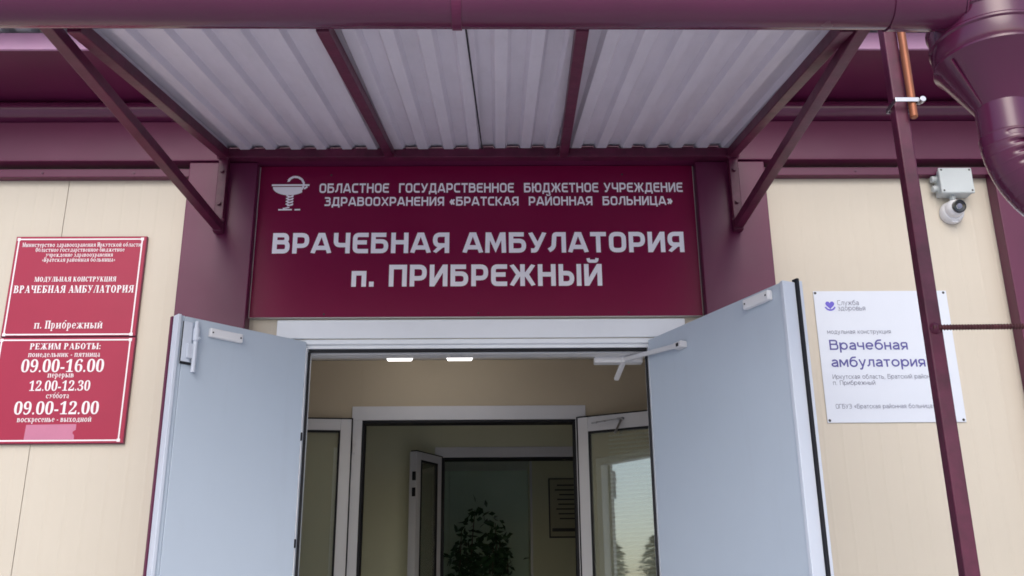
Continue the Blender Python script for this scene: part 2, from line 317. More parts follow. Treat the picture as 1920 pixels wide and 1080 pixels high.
def serif(ch, xh=.70):
    """bold roman letters: thick stems, hairlines, slab serifs"""
    Sx, h, t, e = .215, .09, .075, .07
    lowers = 'вгджзийклмнптхцчыьюя'
    H = 1.
    if ch in lowers: H = xh; Sx = .19; ch2 = ch.upper()
    elif ch in 'осу': H = xh; Sx = .19; ch2 = ch.upper()
    else: ch2 = ch
    g = []
    V2 = lambda *a: [Vector(p) for p in a]
    def rect(x0, x1, y0, y1): g.append([V2((x0, y0), (x1, y0), (x1, y1), (x0, y1))])
    def stem(x, y0=0, y1=None, w=None, b=True, tp=True):
        y1 = H if y1 is None else y1; w = w or Sx
        rect(x, x+w, y0, y1)
        if b: rect(x-e, x+w+e, y0, y0+t)
        if tp: rect(x-e, x+w+e, y1-t, y1)
    def diag(x0, y0, x1, y1, w): g.append([V2((x0-w/2, y0), (x0+w/2, y0), (x1+w/2, y1), (x1-w/2, y1))])
    def ring(cx, cyy, rx, ry, a0, a1, wx=None, wy=None, n=18):
        wx = wx or Sx; wy = wy or h; q = []
        for k in range(n):
            A, Bq = [R(a0+(a1-a0)*u/n) for u in (k, k+1)]
            o1, o2 = [(cx+rx*math.cos(u), cyy+ry*math.sin(u)) for u in (A, Bq)]
            i1, i2 = [(cx+(rx-wx)*math.cos(u), cyy+(ry-wy)*math.sin(u)) for u in (A, Bq)]
            q.append(V2(o1, o2, i2, i1))
        g.append(q)
    def bowl(x0, x1, y0, y1):
        ry = (y1-y0)/2; cxx = x0+(x1-x0)*.35
        rect(x0, cxx, y0, y0+h); rect(x0, cxx, y1-h, y1); ring(cxx, y0+ry, x1-cxx, ry, -90, 90)
    w = .78
    if ch2 == 'В': stem(.08); bowl(.2, .70, H*.50, H); bowl(.2, .76, 0, H*.50+h); w = .8
    elif ch2 == 'Р': stem(.08); bowl(.2, .70, H*.44, H); w = .74
    elif ch2 == 'Ь': stem(.08, tp=True); bowl(.2, .72, 0, H*.56); w = .76
    elif ch2 == 'Ы': stem(.08); bowl(.2, .64, 0, H*.56); stem(.78); w = 1.06
    elif ch2 == 'Б': stem(.08); bowl(.2, .74, 0, H*.58); rect(.2, .70, H-h, H); rect(.70-h, .70, H-.24, H-h); w = .78
    elif ch2 == 'Г': stem(.08); rect(.2, .64, H-h, H); rect(.64-h, .64, H-.26, H-h); w = .68
    elif ch2 == 'Е': stem(.08); rect(.2, .68, H-h, H); rect(.2, .70, 0, h); rect(.2, .5, H*.5-h/2, H*.5+h/2); rect(.68-h, .68, H-.24, H-h); rect(.70-h, .70, h, .24); rect(.5, .5+h*.8, H*.5-.12, H*.5+.12); w = .76
    elif ch2 in 'ИЙ':
        stem(.08); stem(.58); diag(.20, .1*H, .66, .9*H, .11); w = .86
        if ch2 == 'Й': ring(.43, H+.24, .15, .17, 190, 350, .07, .08, 8)
    elif ch2 == 'Н': stem(.08); stem(.58); rect(.2, .6, H*.5-h/2, H*.5+h/2); w = .86
    elif ch2 == 'П': stem(.08); stem(.58); rect(.2, .6, H-h, H); w = .86
    elif ch2 == 'Л': stem(.56); diag(.16, t, .42, H, .08); rect(.04, .30, 0, t); rect(.34, .6, H-h, H); w = .84
    elif ch2 == 'Д': stem(.54, y0=h, b=False); diag(.18, h, .40, H, .08); rect(.36, .6, H-h, H); rect(.02, .86, 0, h); rect(.02, .02+h, -.16, 0); rect(.86-h, .86, -.16, 0); w = .9
    elif ch2 == 'Ц': stem(.08, b=False); stem(.56, b=False); rect(.02, .86, 0, h); rect(.86-h, .86, -.16, 0); w = .9
    elif ch2 == 'М': stem(.06, w=.08); stem(.78); diag(.5, 0, .17, H, .19); diag(.48, 0, .82, H, .08); w = 1.06
    elif ch2 == 'А': diag(.12, 0, .40, H, .07); diag(.68, 0, .42, H, .21); rect(.2, .58, .28*H, .28*H+h); rect(.02, .26, 0, t); rect(.50, .84, 0, t); w = .84
    elif ch2 == 'Я': stem(.54); q0 = len(g); bowl(.0, .5, H*.44, H); g[q0:] = [[[Vector((.64-v.x, v.y)) for v in f][::-1] for f in gg] for gg in g[q0:]]; diag(.12, 0, .40, H*.5, .17); rect(.0, .24, 0, t); w = .82
    elif ch2 == 'У': diag(.42, .36*H, .16, H, .2); diag(.30, 0, .66, H, .08); rect(.02, .36, H-t, H); rect(.54, .78, H-t, H); ring(.22, .08, .12, .09, 90, 330, .1, .08, 8); w = .78
    elif ch2 == 'Ч': stem(.56); ring(.36, H*.66, .26, H*.24, 180, 270, Sx, h, 9); rect(.10, .10+Sx, H*.64, H); rect(.03, .36, H-t, H); rect(.34, .6, H*.42, H*.42+h); w = .84
    elif ch2 == 'Т': stem(.28, tp=False); rect(.02, .74, H-h, H); rect(.02, .02+h, H-.28, H-h); rect(.74-h, .74, H-.28, H-h); w = .78
    elif ch2 == 'О': ring(.40, H/2, .37, H/2+.015, 0, 360, Sx, h, 28); w = .82
    elif ch2 == 'С': ring(.40, H/2, .36, H/2+.015, 42, 318, Sx, h, 22); rect(.64, .64+h, H*.70, H); w = .76
    elif ch2 == 'К': stem(.08); diag(.28, H*.46, .66, H, .09); diag(.68, 0, .38, H*.56, .2); rect(.54, .82, 0, t); rect(.54, .78, H-t, H); w = .84
    elif ch2 == 'Ж': stem(.44); diag(.56, H*.46, .94, H, .08); diag(.96, 0, .62, H*.56, .17); diag(.50, H*.46, .12, H, .08); diag(.10, 0, .44, H*.56, .17); rect(.0, .22, 0, t); rect(.86, 1.08, 0, t); rect(.02, .24, H-t, H); rect(.84, 1.06, H-t, H); w = 1.1
    elif ch2 == 'З': ring(.32, H*.74, .28, H*.26, -90, 150, Sx, h); ring(.32, H*.27, .32, H*.28, -150, 90, Sx, h); w = .72
    elif ch2 == 'Х': diag(.62, 0, .20, H, .2); diag(.14, 0, .64, H, .08); rect(.02, .30, 0, t); rect(.46, .82, 0, t); rect(.02, .36, H-t, H); rect(.52, .78, H-t, H); w = .84
    elif ch2 == 'Ю': stem(.06); rect(.2, .44, H*.5-h/2, H*.5+h/2); ring(.70, H/2, .32, H/2+.01, 0, 360, Sx, h, 24); w = 1.08
    elif ch2 == 'И': pass
    elif ch == 'а': ring(.26, .20, .23, .21, 60, 320, .15, .06); rect(.36, .36+.165, 0, xh-.1); ring(.30, xh-.17, .225, .18, 0, 160, .15, .06, 10); rect(.48, .62, 0, t); w = .64
    elif ch == 'е': ring(.33, xh/2, .30, xh/2+.01, 0, 320, .165, .06, 22); rect(.14, .6, xh*.48, xh*.48+.06); w = .66
    elif ch == 'р': stem(.08, y0=-.3, y1=xh, w=.165); ring(.36, xh/2, .27, xh/2, -130, 130, .165, .06); w = .70
    elif ch == 'б': ring(.36, xh/2, .32, xh/2+.01, 0, 360, .165, .06, 24); ring(.42, xh*.55, .38, .46, 95, 180, .14, .1, 10); rect(.38, .64, .93, 1.03); w = .72
    elif ch == '.': g.append([V2(*[(.13+.1*math.cos(R(45*k)), .1+.1*math.sin(R(45*k))) for k in range(8)])]); w = .30
    elif ch == ':': [g.append([V2(*[(.13+.1*math.cos(R(45*k)), c+.1*math.sin(R(45*k))) for k in range(8)])]) for c in (.1, .58)]; w = .30
    elif ch == '-': rect(.06, .42, .28, .40); w = .48
    elif ch == '«': g += [stroke([(.24+d, .56), (.08+d, .34), (.24+d, .12)], .08) for d in (0, .2)]; w = .5
    elif ch == '»': g += [stroke([(.08+d, .56), (.24+d, .34), (.08+d, .12)], .08) for d in (0, .2)]; w = .5
    elif ch == ' ': return .36, []
    return w+.05, g

def geo(ch, s):
    """round geometric lower case; capitals come from sans()"""
    if ch in 'ВОГБУЗИПС«» .': return sans(ch, s)
    xh = .74; a = s/2; T = xh-a; m = xh/2; w = .64; L, Rr = a, w-a; g = []; tall = False
    def S(*p): g.append(stroke(list(p), s))
    def arc(cx, cy, rx, ry, a0, a1, n=22): S(*[(cx+rx*math.cos(R(a0+(a1-a0)*k/n)), cy+ry*math.sin(R(a0+(a1-a0)*k/n))) for k in range(n+1)])
    def loop(cx, cy, rx, ry): g.append(stroke([(cx+rx*math.cos(R(15*k)), cy+ry*math.sin(R(15*k))) for k in range(24)], s, True))
    if ch == 'о': w = .76; loop(.38, m, .38-a, m-a)
    elif ch == 'с': w = .68; arc(.38, m, .38-a, m-a, 48, 312)
    elif ch == 'е': w = .74; arc(.37, m, .37-a, m-a, 0, 318); S((L, m), (w-a*.6, m))
    elif ch == 'р': w = .76; S((L, -.27), (L, xh)); loop(.40, m, .36-a, m-a)
    elif ch == 'б': w = .76; loop(.38, m-.02, .38-a, m-a-.02+.02); arc(.48, .48, .48-a, .47, 100, 190, 14); S((.40, 1-a), (.64, 1.02-a))
    elif ch == 'а': w = .64; S((Rr, 0), (Rr, xh-.22)); arc(.33, xh-.27, Rr-.33, .27-a, 0, 155, 14); arc(.30, .22, .30-a, .22-a, 62, 300, 16); S((.3, .40), (Rr, .40)); S((.36, a), (Rr, .16))
    elif ch == 'ч': S((L, xh), (L, .34, .16), (Rr, .34)); S((Rr, 0), (Rr, xh))
    elif ch == 'н': S((L, 0), (L, xh)); S((Rr, 0), (Rr, xh)); S((L, m), (Rr, m))
    elif ch == 'п': S((L, 0), (L, T), (Rr, T), (Rr, 0))
    elif ch in 'ий':
        S((L, 0), (L, xh)); S((Rr, 0), (Rr, xh)); S((L+.01, .05), (Rr-.01, xh-.05))
        if ch == 'й': S((.18, xh+.24), (.22, xh+.12, .08), (w-.22, xh+.12, .08), (w-.18, xh+.24))
    elif ch == 'м': w = .82; S((a, 0), (a, xh)); S((w-a, 0), (w-a, xh)); S((a+.03, xh-.03), (w/2, .2), (w-a-.03, xh-.03))
    elif ch == 'л': w = .66; S((w-a, 0), (w-a, T), (.24, T), (.20, .2, .15), (0, a))
    elif ch == 'т': w = .60; S((0, T), (w, T)); S((w/2, 0), (w/2, T))
    elif ch == 'у': w = .66; S((a*.7, xh), (w*.5, .06)); S((w-a*.7, xh), (w*.46, .0), (.24, -.2, .08), (.05, -.2))
    elif ch == 'я': w = .62; S((Rr, 0), (Rr, T), (.26, T, .14), (.26, .30, .14), (Rr, .30)); g.pop(); S((Rr, 0), (Rr, T)); S((Rr, T), (a, T, .16), (a, .30, .16), (Rr, .30)); S((Rr-.2, .30), (a*.8, 0))
    elif ch == 'в': w = .64; S((L, 0), (L, xh)); S((L, T), (Rr-.03, T, .15), (Rr-.03, m+.02, .15), (L, m+.02)); S((L, m+.02), (Rr, m+.02, .15), (Rr, a, .15), (L, a))
    elif ch == 'ь': w = .62; S((L, 0), (L, xh)); S((L, m+.06), (Rr, m+.06, .17), (Rr, a, .17), (L, a))
    elif ch == 'ы': w = .84; S((L, 0), (L, xh)); S((L, m+.06), (.60-a, m+.06, .17), (.60-a, a, .17), (L, a)); S((w-a, 0), (w-a, xh))
    elif ch == 'к': w = .60; S((L, 0), (L, xh)); S((w-a*.6, xh), (.22, m), (w-a*.5, 0))
    elif ch == 'з': w = .56; Rr = w-a; S((.02, T), (Rr-.03, T, .15), (Rr-.03, m+.02, .15), (.16, m+.02)); S((.16, m+.02), (Rr, m+.02, .15), (Rr, a, .15), (.02, a))
    elif ch == 'ж': w = .90; c = w/2; S((c, 0), (c, xh)); S((a*.6, xh), (c-.10, m), (a*.6, 0)); S((w-a*.6, xh), (c+.10, m), (w-a*.6, 0)); S((c-.12, m), (c+.12, m))
    elif ch == 'д': w = .74; S((.16, a), (.22, T), (w-.14, T), (w-.14, a)); S((0, a), (w, a)); S((a*.8, -.16), (a*.8, a)); S((w-a*.8, -.16), (w-a*.8, a))
    elif ch == 'ц': w = .70; S((L, xh), (L, a), (w, a)); S((.60-a, xh), (.60-a, a)); S((w-a*.8, a), (w-a*.8, -.16))
    elif ch == ',': w = .22; S((.14, .12), (.08, -.14))
    return w, g

def lettering(mb, font, text, x0, x1, zb, cap, y, s=.19, gap=.13):
    """adds text to mb, fitted between x0 and x1, cap height cap, base zb, facing -y at depth y"""
    cur = 0; items = []
    for ch in text:
        w, g = sans(ch, s) if font == 'sans' else geo(ch, s) if font == 'geo' else serif(ch)
        items.append((cur, g)); cur += w+(.035 if font == 'serif' else gap)
    cur -= .035 if font == 'serif' else gap
    kx = (x1-x0)/cur; n = 0
    for cx, g in items:
        for k, grp in enumerate(g):
            yy = y-.00025*(k % 6)
            for jj, f in enumerate(grp):
                ar = sum(f[i].x*f[(i+1) % len(f)].y-f[(i+1) % len(f)].x*f[i].y for i in range(len(f)))
                ff = f if ar > 0 else f[::-1]
                mb.add([(x0+(cx+v.x)*kx, yy-.00003*jj, zb+v.y*cap) for v in ff], [tuple(range(len(ff)))])
def fonttext(mb, text, x0, x1, zb, cap, y, bold=0., capunit=.728):
    for k in ((-1, 1) if bold else (0,)): fontcopy(mb, text, x0+k*bold, x1+k*bold, zb, cap, y-.0002*k, capunit)
def fontcopy(mb, text, x0, x1, zb, cap, y, capunit):
    """built-in Blender face, turned into faces"""
    c = bpy.data.curves.new('t', 'FONT'); c.body = text; c.resolution_u = 4
    o = bpy.data.objects.new('t', c); COL.objects.link(o); bpy.context.view_layer.update()
    me = bpy.data.meshes.new_from_object(o.evaluated_get(bpy.context.evaluated_depsgraph_get()))
    xs = [v.co.x for v in me.vertices]; a, b = min(xs), max(xs)
    kx = (x1-x0)/(b-a); kz = cap/capunit
    for n, p in enumerate(me.polygons):
        q = [(x0+(me.vertices[k].co.x-a)*kx, y-.00003*(n % 23), zb+me.vertices[k].co.y*kz) for k in p.vertices]
        ar = sum(q[k][0]*q[(k+1) % len(q)][2]-q[(k+1) % len(q)][0]*q[k][2] for k in range(len(q)))
        mb.add(q if ar > 0 else q[::-1], [tuple(range(len(q)))])
    bpy.data.objects.remove(o); bpy.data.meshes.remove(me); bpy.data.curves.remove(c)
def flat(): m = MB(); m.flat = True; return m

# ================================================================== GROUND
ZF = .70                                   # indoor floor level
g = MB(); g.add([(-400, -400, 0), (400, -400, 0), (400, 400, 0), (-400, 400, 0)], [(0, 1, 2, 3)]); g.build('ground', 'ground', kind='structure')
p = MB().box(-1.9, 2.6, -1.75, -.002, .004, .68)
for k in range(4): p.box(-1.9+.0, 2.6, -1.75-.30*(k+1), -1.752-.30*k, .004, .68-.136*(k+1))
p.build('porch', 'porch', bevel=.006, kind='structure')

# ================================================================== BUILDING
B = empty('clinic_building', (0, 0, 0), 'single storey modular clinic with cream wall panels, maroon trim and open double entrance', 'building')
BX0, BX1, BY1, TOP = -4.8, 7.0, 8.4, 3.95
OX0, OX1, OZ = -.838, .664, 2.797          # clear opening of the outer entrance
w = MB()
for a, b in ((-4.371, -3.185), (-3.182, -1.9935), (-1.9905, OX0-.062)): w.box(a, b, 0, .12, .45, TOP)
for a, b in ((OX1+.062, 2.5), (2.503, 3.69), (3.693, 4.88), (4.883, 7.0)): w.box(a, b, 0, .12, .45, TOP)
w.box(OX0-.0605, OX1+.0605, 0, .12, OZ+.004, TOP)
w.box(-4.37, 7., .02, .11, .452, .6)
w.build('wall', 'beige', B)
ow = MB()
for y0, y1, z0, z1 in ((.121, 1.75, .45, TOP), (1.7505, 2.9, .45, 1.4), (1.7505, 2.9, 3.0, TOP), (2.9005, 3.3, .45, TOP), (3.3005, 5.8, .45, 1.4), (3.3005, 5.8, 3.0, TOP), (5.8005, BY1, .45, TOP)): ow.box(-4.8, -4.7, y0, y1, z0, z1)
ow.box(6.9, 7, .121, BY1, .45, TOP).box(-4.699, 6.899, BY1-.1, BY1, .45, TOP).build('outer_wall', 'beige', B)
for y0, y1 in ((1.751, 2.899), (3.301, 4.5495), (4.551, 5.799)):  # unseen windows, added to let daylight into the hall and far room
    q = MB().box(-4.79, -4.72, y0, y1, 1.401, 1.46).box(-4.79, -4.72, y0, y1, 2.94, 2.999).box(-4.79, -4.72, y0, y0+.06, 1.4605, 2.9395).box(-4.79, -4.72, y1-.06, y1, 1.4605, 2.9395)
    wf = q.build('added_window', 'pvc', B, bevel=.003)
    MB().box(-4.76, -4.755, y0+.0605, y1-.0605, 1.461, 2.939).build('pane', 'glass', wf)
MB().box(-4.82, 7.02, -.01, BY1+.01, 0, .449).build('plinth', 'porch', B)
c = MB().box(-1.416, -1.103, -.08, -.001, .46, 3.628).build('column', 'maroon', B, bevel=.004)
MB().box(.922, 1.2415, -.08, -.001, .46, 3.628).build('column', 'maroon', B, bevel=.004)
MB().box(2.307, 2.66, -.08, -.001, .46, 3.628).build('column', 'maroon', B, bevel=.004)
MB().box(-4.80, -4.375, -.08, .119, .46, 3.628).build('column', 'maroon', B, bevel=.004)
# frieze: flange above the cream panels, shadow gap, board, rolled cove
for a, b in ((-4.374, -1.417), (1.2425, 2.306), (2.661, 7.0)): MB().box(a, b, -.045, -.0012, 3.573, 3.613).build('flange', 'maroon', B, bevel=.002)
MB().box(-4.8, 7, -.082, -.0015, 3.634, 3.836).box(-4.8, 7, -.087, -.0821, 3.634, 3.641).build('frieze_board', 'maroon', B, bevel=.002)
prof = [(-.0016, 3.838), (-.095, 3.838)]+[(-.095-.05*math.sin(R(a)), 3.838+.045*(1-math.cos(R(a)))) for a in range(15, 181, 15)]+[(-.0016, 3.93)]
MB().sweep(prof, -4.8, 7).build('cove_trim', 'maroongloss', B, smooth=True)
MB().add([(-4.8, -.09, 3.929), (7, -.09, 3.929), (7, -.50, 3.962), (-4.8, -.485, 3.962), (-4.8, -.09, 3.94), (7, -.09, 3.94), (7, -.50, 3.974), (-4.8, -.485, 3.974)],
         [(0, 1, 2, 3), (7, 6, 5, 4), (0, 4, 5, 1), (1, 5, 6, 2), (2, 6, 7, 3), (3, 7, 4, 0)]).build('soffit', 'maroon', B)
MB().box(-4.82, 7.02, -.515, -.501, 3.953, 4.035).build('fascia', 'fascia', B, bevel=.002)
rs = MB()
x = -4.95
while x < 7.1:
    rs.add([(x, -.64, 4.045), (x+.06, -.64, 4.045), (x+.075, -.64, 4.065), (x+.11, -.64, 4.065), (x+.125, -.64, 4.045),
            (x, 9.0, 4.32), (x+.06, 9.0, 4.32), (x+.075, 9.0, 4.34), (x+.11, 9.0, 4.34), (x+.125, 9.0, 4.32)],
           [(0, 1, 6, 5), (1, 2, 7, 6), (2, 3, 8, 7), (3, 4, 9, 8)]); x += .125
rs.build('roof_sheet', 'roof', B)
MB().box(-4.69, 6.89, .121, BY1-.1, 3.2, 3.3).build('attic_deck', 'ceil', B)

k = -4.2
while k < 6.9:                                # self-tapping screws through the frieze flange
    if not (-1.45 < k < 1.27 or 2.28 < k < 2.68): MB().lathe((k, -.0451, 3.592), [(.006, 0), (.006, .002), (.004, .002), (.004, .005)], 8, (0, -1, 0)).build('screw', 'maroongloss', B)
    k += .42
# door casing and frame of the outer entrance
cs = MB().box(-.978, .836, -.014, -.0012, 2.801, 2.886)
cs.box(-.978, -.902, -.014, -.0012, ZF, 2.8005).box(.728, .836, -.014, -.0012, ZF, 2.8005)
cs.build('door_casing', 'pale', B, bevel=.003)
fr = MB().box(OX0-.06, OX1+.06, .002, .118, OZ-.018, OZ+.003).box(OX0-.06, OX1+.06, .022, .118, OZ-.034, OZ-.0185)
fr.box(OX0-.06, OX0-.004, .002, .118, ZF, OZ-.035).box(OX1+.004, OX1+.06, .002, .118, ZF, OZ-.035)
fr.build('door_frame', 'pale', B, bevel=.002)
MB().box(OX0, OX1, .030, .046, OZ-.047, OZ-.0342).box(OX0-.0035, OX0+.006, .03, .046, ZF, OZ-.0475).box(OX1-.006, OX1+.0035, .03, .046, ZF, OZ-.0475).build('door_gasket', 'black', B)
MB().box(OX0-.0, OX1+.0, .06, .125, OZ-.052, OZ-.0343).build('door_stop', 'pvc', B)

# ---- outer door leaves (hinge point, direction along the leaf, direction through its thickness)
def leaf_tf(h, d, nb): return lambda u, v, z: (h[0]+u*d[0]+v*nb[0], h[1]+u*d[1]+v*nb[1], z)
LT = leaf_tf((-.842, -.002), (-.7274, -.6862), (-.6862, .7274))
RT = leaf_tf((.666, -.002), (.4393, -.8984), (.8984, .4393))
dl = MB(LT).box(.004, .572, 0, .052, ZF+.02, 2.788).build('door', 'door', B, bevel=.002, label='narrow grey steel door leaf swung open, with a flush bolt on top')
MB(LT).box(.5725, .590, .003, .05, ZF+.02, 2.790).build('edge_profile', 'door', dl, bevel=.003)
MB(LT).box(.5902, .606, -.004, .040, ZF+.02, 2.792).build('edge_cap', 'edge', dl, bevel=.003)
MB(LT).box(.590, .612, .041, .056, ZF+.02, 2.790).build('rebate_lip', 'maroon', dl, bevel=.002)
bt = MB(LT).box(.540, .578, -.006, -.0005, 2.600, 2.766).box(.532, .560, -.018, -.0062, 2.615, 2.675)
bt.build('flush_bolt', 'edge', dl, bevel=.002)
MB(LT).tube([(.527, -.014, z) for z in (2.56, 2.59, 2.62, 2.70, 2.77)], .0095, 12).tube([(.527, -.014, 2.69), (.527, -.014, 2.74)], .0135, 12).tube([(.533, -.012, 2.70), (.515, -.03, 2.70)], .004, 8).build('bolt_rod', 'edge', dl, smooth=True)
sm = MB(LT).box(.322, .470, -.022, -.0005, 2.718, 2.756).build('door_contact', 'plastic', dl, bevel=.005)
for u in (.330, .456): MB(LT).box(u, u+.006, -.0235, -.0222, 2.734, 2.740).build('contact_screw', 'black', sm)
for z_ in (2.350, 1.905): MB(LT).box(-.003, .0036, -.004, .012, z_, z_+.035).build('hinge_pin', 'black', dl, bevel=.002)

dr = MB(RT).box(.004, .866, 0, .052, ZF+.02, 2.788).build('door', 'door', B, bevel=.002, label='wide grey steel door leaf swung open, with a closer arm')
MB(RT).box(.8665, .884, -.003, .056, ZF+.02, 2.792).build('edge_cap', 'edge', dr, bevel=.003)
MB(RT).box(.868, .895, .0565, .068, ZF+.02, 2.806).build('edge_gasket', 'black', dr, bevel=.002)
MB(RT).box(.862, .893, .0685, .084, ZF+.02, 2.798).build('rebate_lip', 'edge', dr, bevel=.002)
sm = MB(RT).box(.675, .822, -.024, -.0005, 2.733, 2.772).build('door_contact', 'plastic', dr, bevel=.005)
for u in (.805, .686): MB(RT).box(u, u+.006, -.0255, -.0241, 2.750, 2.756).build('contact_screw', 'black', sm)
a0 = RT(.275, -.022, 2.697); e0 = (.572, .135, 2.735)
cl = MB().bar(a0, e0, .012, .020).build('closer_arm', 'pvc', dr, bevel=.003)
MB(RT).box(.232, .285, -.034, -.0005, 2.684, 2.712).build('arm_bracket', 'pvc', dr, bevel=.004)
MB(RT).box(.253, .268, -.0362, -.0341, 2.691, 2.705).build('bracket_pin', 'black', dr)
MB().bar((.574, .128, 2.728), (.549, .238, 2.668), .022, .016).lathe((.572, .132, 2.718), [(.014, 0), (.014, .03)], 14).build('closer_link', 'pvc', dr, bevel=.003)
MB().box(.44, .66, .126, .175, 2.72, 2.748).build('closer_body', 'pvc', B, bevel=.004)

MB(LT).box(.530, .580, -.007, -.0006, 2.590, 2.5994).build('bolt_shade', 'black', dl)  # black strip standing in for the shade below the bolt plate
MB(LT).box(.5785, .5815, -.003, -.0006, 2.60, 2.766).build('bolt_shade', 'black', dl)  # upright black strip, painted shade beside the plate
# ---- interior shell
ZC = 3.095
def partition(y, x0, x1, ox0, ox1, oz, m, name='partition'):
    q = MB().box(x0, ox0, y, y+.1, ZF, ZC).box(ox1, x1, y, y+.1, ZF, ZC).box(ox0+.0005, ox1-.0005, y, y+.1, oz, ZC)
    return q.build(name, m, B)
VX0, VX1 = -1.50, 1.32
for a in (VX0-.1, VX1): MB().box(a, a+.1, .121, 1.499, ZF, ZC).build('vestibule_wall', 'inner', B)
MB().box(VX0, OX0-.06, .121, .135, ZF, ZC).box(OX1+.06, VX1, .121, .135, ZF, ZC).box(OX0-.0595, OX1+.0595, .121, .135, OZ+.003, ZC).build('wall_lining', 'inner', B)
MB().box(-4.69, 2.6, .121, 7.2, ZC+.002, ZC+.08).build('ceiling', 'ceil', B)
MB().box(-4.69, 2.6, .002, 7.2, ZF-.08, ZF-.002).build('indoor_floor', 'lino', B)
partition(1.5, -4.69, 2.6, -.80, .462, 2.742, 'inner')
partition(3.0, -4.69, 2.6, -.415, .60, 2.762, 'inner2')
MB().box(1.5, 1.6, 1.601, 2.999, ZF, ZC).build('hall_wall', 'inner', B)
bw = MB()
for a, b in ((-4.69, -1.62), (-1.616, -.50), (-.496, .335)): bw.box(a, b, 6.0, 6.1, ZF, ZC)
bw.build('back_wall', 'inner3', B)
MB().box(2.5, 2.6, 3.101, 4.999, ZF, ZC).build('room_wall', 'inner3', B)
MB().box(.302, 2.5, 5.0, 5.1, ZF, ZC).box(.3025, .334, 5.101, 5.999, ZF, ZC).build('side_partition', 'inner2', B)
MB().box(.292, .312, 4.985, 4.9995, ZF, ZC).build('corner_bead', 'pvc', B, bevel=.002)

def inner_doorway(y, ox0, ox1, oz, t=.055):
    q = MB().box(ox0-t, ox1+t, y-.012, y-.0005, oz+.002, oz+t+.022)
    q.box(ox0-t, ox0-.002, y-.012, y-.0005, ZF, oz+.0015).box(ox1+.002, ox1+t, y-.012, y-.0005, ZF, oz+.0015)
    f = q.build('inner_casing', 'pvc', B, bevel=.002)
    MB().box(ox0-.001, ox1+.001, y-.006, y+.09, oz-.013, oz+.0012).box(ox0-.001, ox0+.012, y-.006, y+.09, ZF, oz-.0135).box(ox1-.012, ox1+.001, y-.006, y+.09, ZF, oz-.0135).build('casing_gasket', 'black', f)
    return f
inner_doorway(1.5, -.79, .452, 2.730, .062)
inner_doorway(3.0, -.405, .59, 2.750)
def glass_leaf(tf, wd, z1, st, label, blind=False, top=None):
    top = top or st
    q = MB(tf).box(0, st, 0, .06, ZF+.01, z1).box(wd-st, wd, 0, .06, ZF+.01, z1).box(st+.0003, wd-st-.0003, 0, .06, z1-top, z1).box(st+.0003, wd-st-.0003, 0, .06, ZF+.01, ZF+.2)
    d = q.build('inner_door', 'pvc', B, bevel=.003, label=label)
    e = .011
    MB(tf).box(st, st+e, -.002, .02, ZF+.2, z1-top).box(wd-st-e, wd-st, -.002, .02, ZF+.2, z1-top).box(st+e, wd-st-e, -.002, .02, z1-top-e, z1-top-.0002).build('glazing_gasket', 'black', d)
    MB(tf).box(-.004, .003, -.004, .05, ZF+.02, z1+.006).box(.0032, wd, .004, .05, z1+.0006, z1+.008).build('edge_gasket', 'black', d)
    MB(tf).box(st+.001, wd-st-.001, .012, .018, ZF+.2, z1-top-.0005).build('glass', 'glass_haze', d)
    if blind:
        s = MB(tf); z = ZF+.22
        while z < z1-top-.02:
            s.add([(st+.115, .022, z), (wd-st-.004, .022, z), (wd-st-.004, .027, z+.011), (st+.115, .027, z+.011)], [(0, 1, 2, 3)]); z += .0235
        s.build('window_blind', 'slat', d)
    return d
dA = glass_leaf(leaf_tf((-.846, 1.470), (-.994, -.10), (-.10, .994)), .60, 2.735, .066, 'glazed white door leaf folded back against the vestibule wall')
MB().box(-.838, -.824, 1.462, 1.4795, 2.585, 2.625).box(-.838, -.824, 1.462, 1.4795, 2.535, 2.578).build('hinge', 'pvc', dA, bevel=.003)
dB = glass_leaf(leaf_tf((.462, 1.478), (.894, -.449), (.449, .894)), .66, 2.735, .066, 'glazed white door leaf with a venetian blind, swung into the vestibule', True, .085)
RB = leaf_tf((.462, 1.478), (.894, -.449), (.449, .894))
MB(RB).box(.25, .29, -.014, -.0005, 2.700, 2.712).bar((.255, -.01, 2.704), (.10, -.03, 2.690), .006, .008).bar((.275, -.012, 2.700), (.24, -.03, 2.62), .010, .012).build('door_closer', 'steel', dB, bevel=.001)
dC = glass_leaf(leaf_tf((-.408, 2.975), (-.50, -.866), (-.866, .50)), .32, 2.752, .055, 'narrow glazed white door leaf at the far doorway')
for z_ in (2.55, 2.44): MB(leaf_tf((-.408, 2.975), (-.50, -.866), (-.866, .50))).box(.318, .33, .005, .03, z_, z_+.06).build('hinge', 'black', dC, bevel=.002)

# ceiling lamps in the vestibule, small ceiling devices further in
def lamp(xc, lab):
    t = empty('ceiling_lamp', (xc, 1.05, ZC), lab, 'lamp', 'square lamps on the vestibule ceiling')
    def fr4(b, t_, z0, z1): return MB().add([(xc-b, 1.05-b, z0), (xc+b, 1.05-b, z0), (xc+b, 1.05+b, z0), (xc-b, 1.05+b, z0), (xc-t_, 1.05-t_, z1), (xc+t_, 1.05-t_, z1), (xc+t_, 1.05+t_, z1), (xc-t_, 1.05+t_, z1)], [(3, 2, 1, 0), (4, 5, 6, 7), (0, 1, 5, 4), (1, 2, 6, 5), (2, 3, 7, 6), (3, 0, 4, 7)])
    fr4(.066, .104, 2.988, 3.083).build('diffuser', 'lamp', t, bevel=.004)
    fr4(.110, .114, 3.0835, ZC-.001).build('base_frame', 'plastic', t, bevel=.002)
lamp(-.545, 'square white ceiling lamp just under the lintel, nearer the bolted door leaf')
lamp(-.212, 'square white ceiling lamp just under the lintel, near the middle of the doorway')
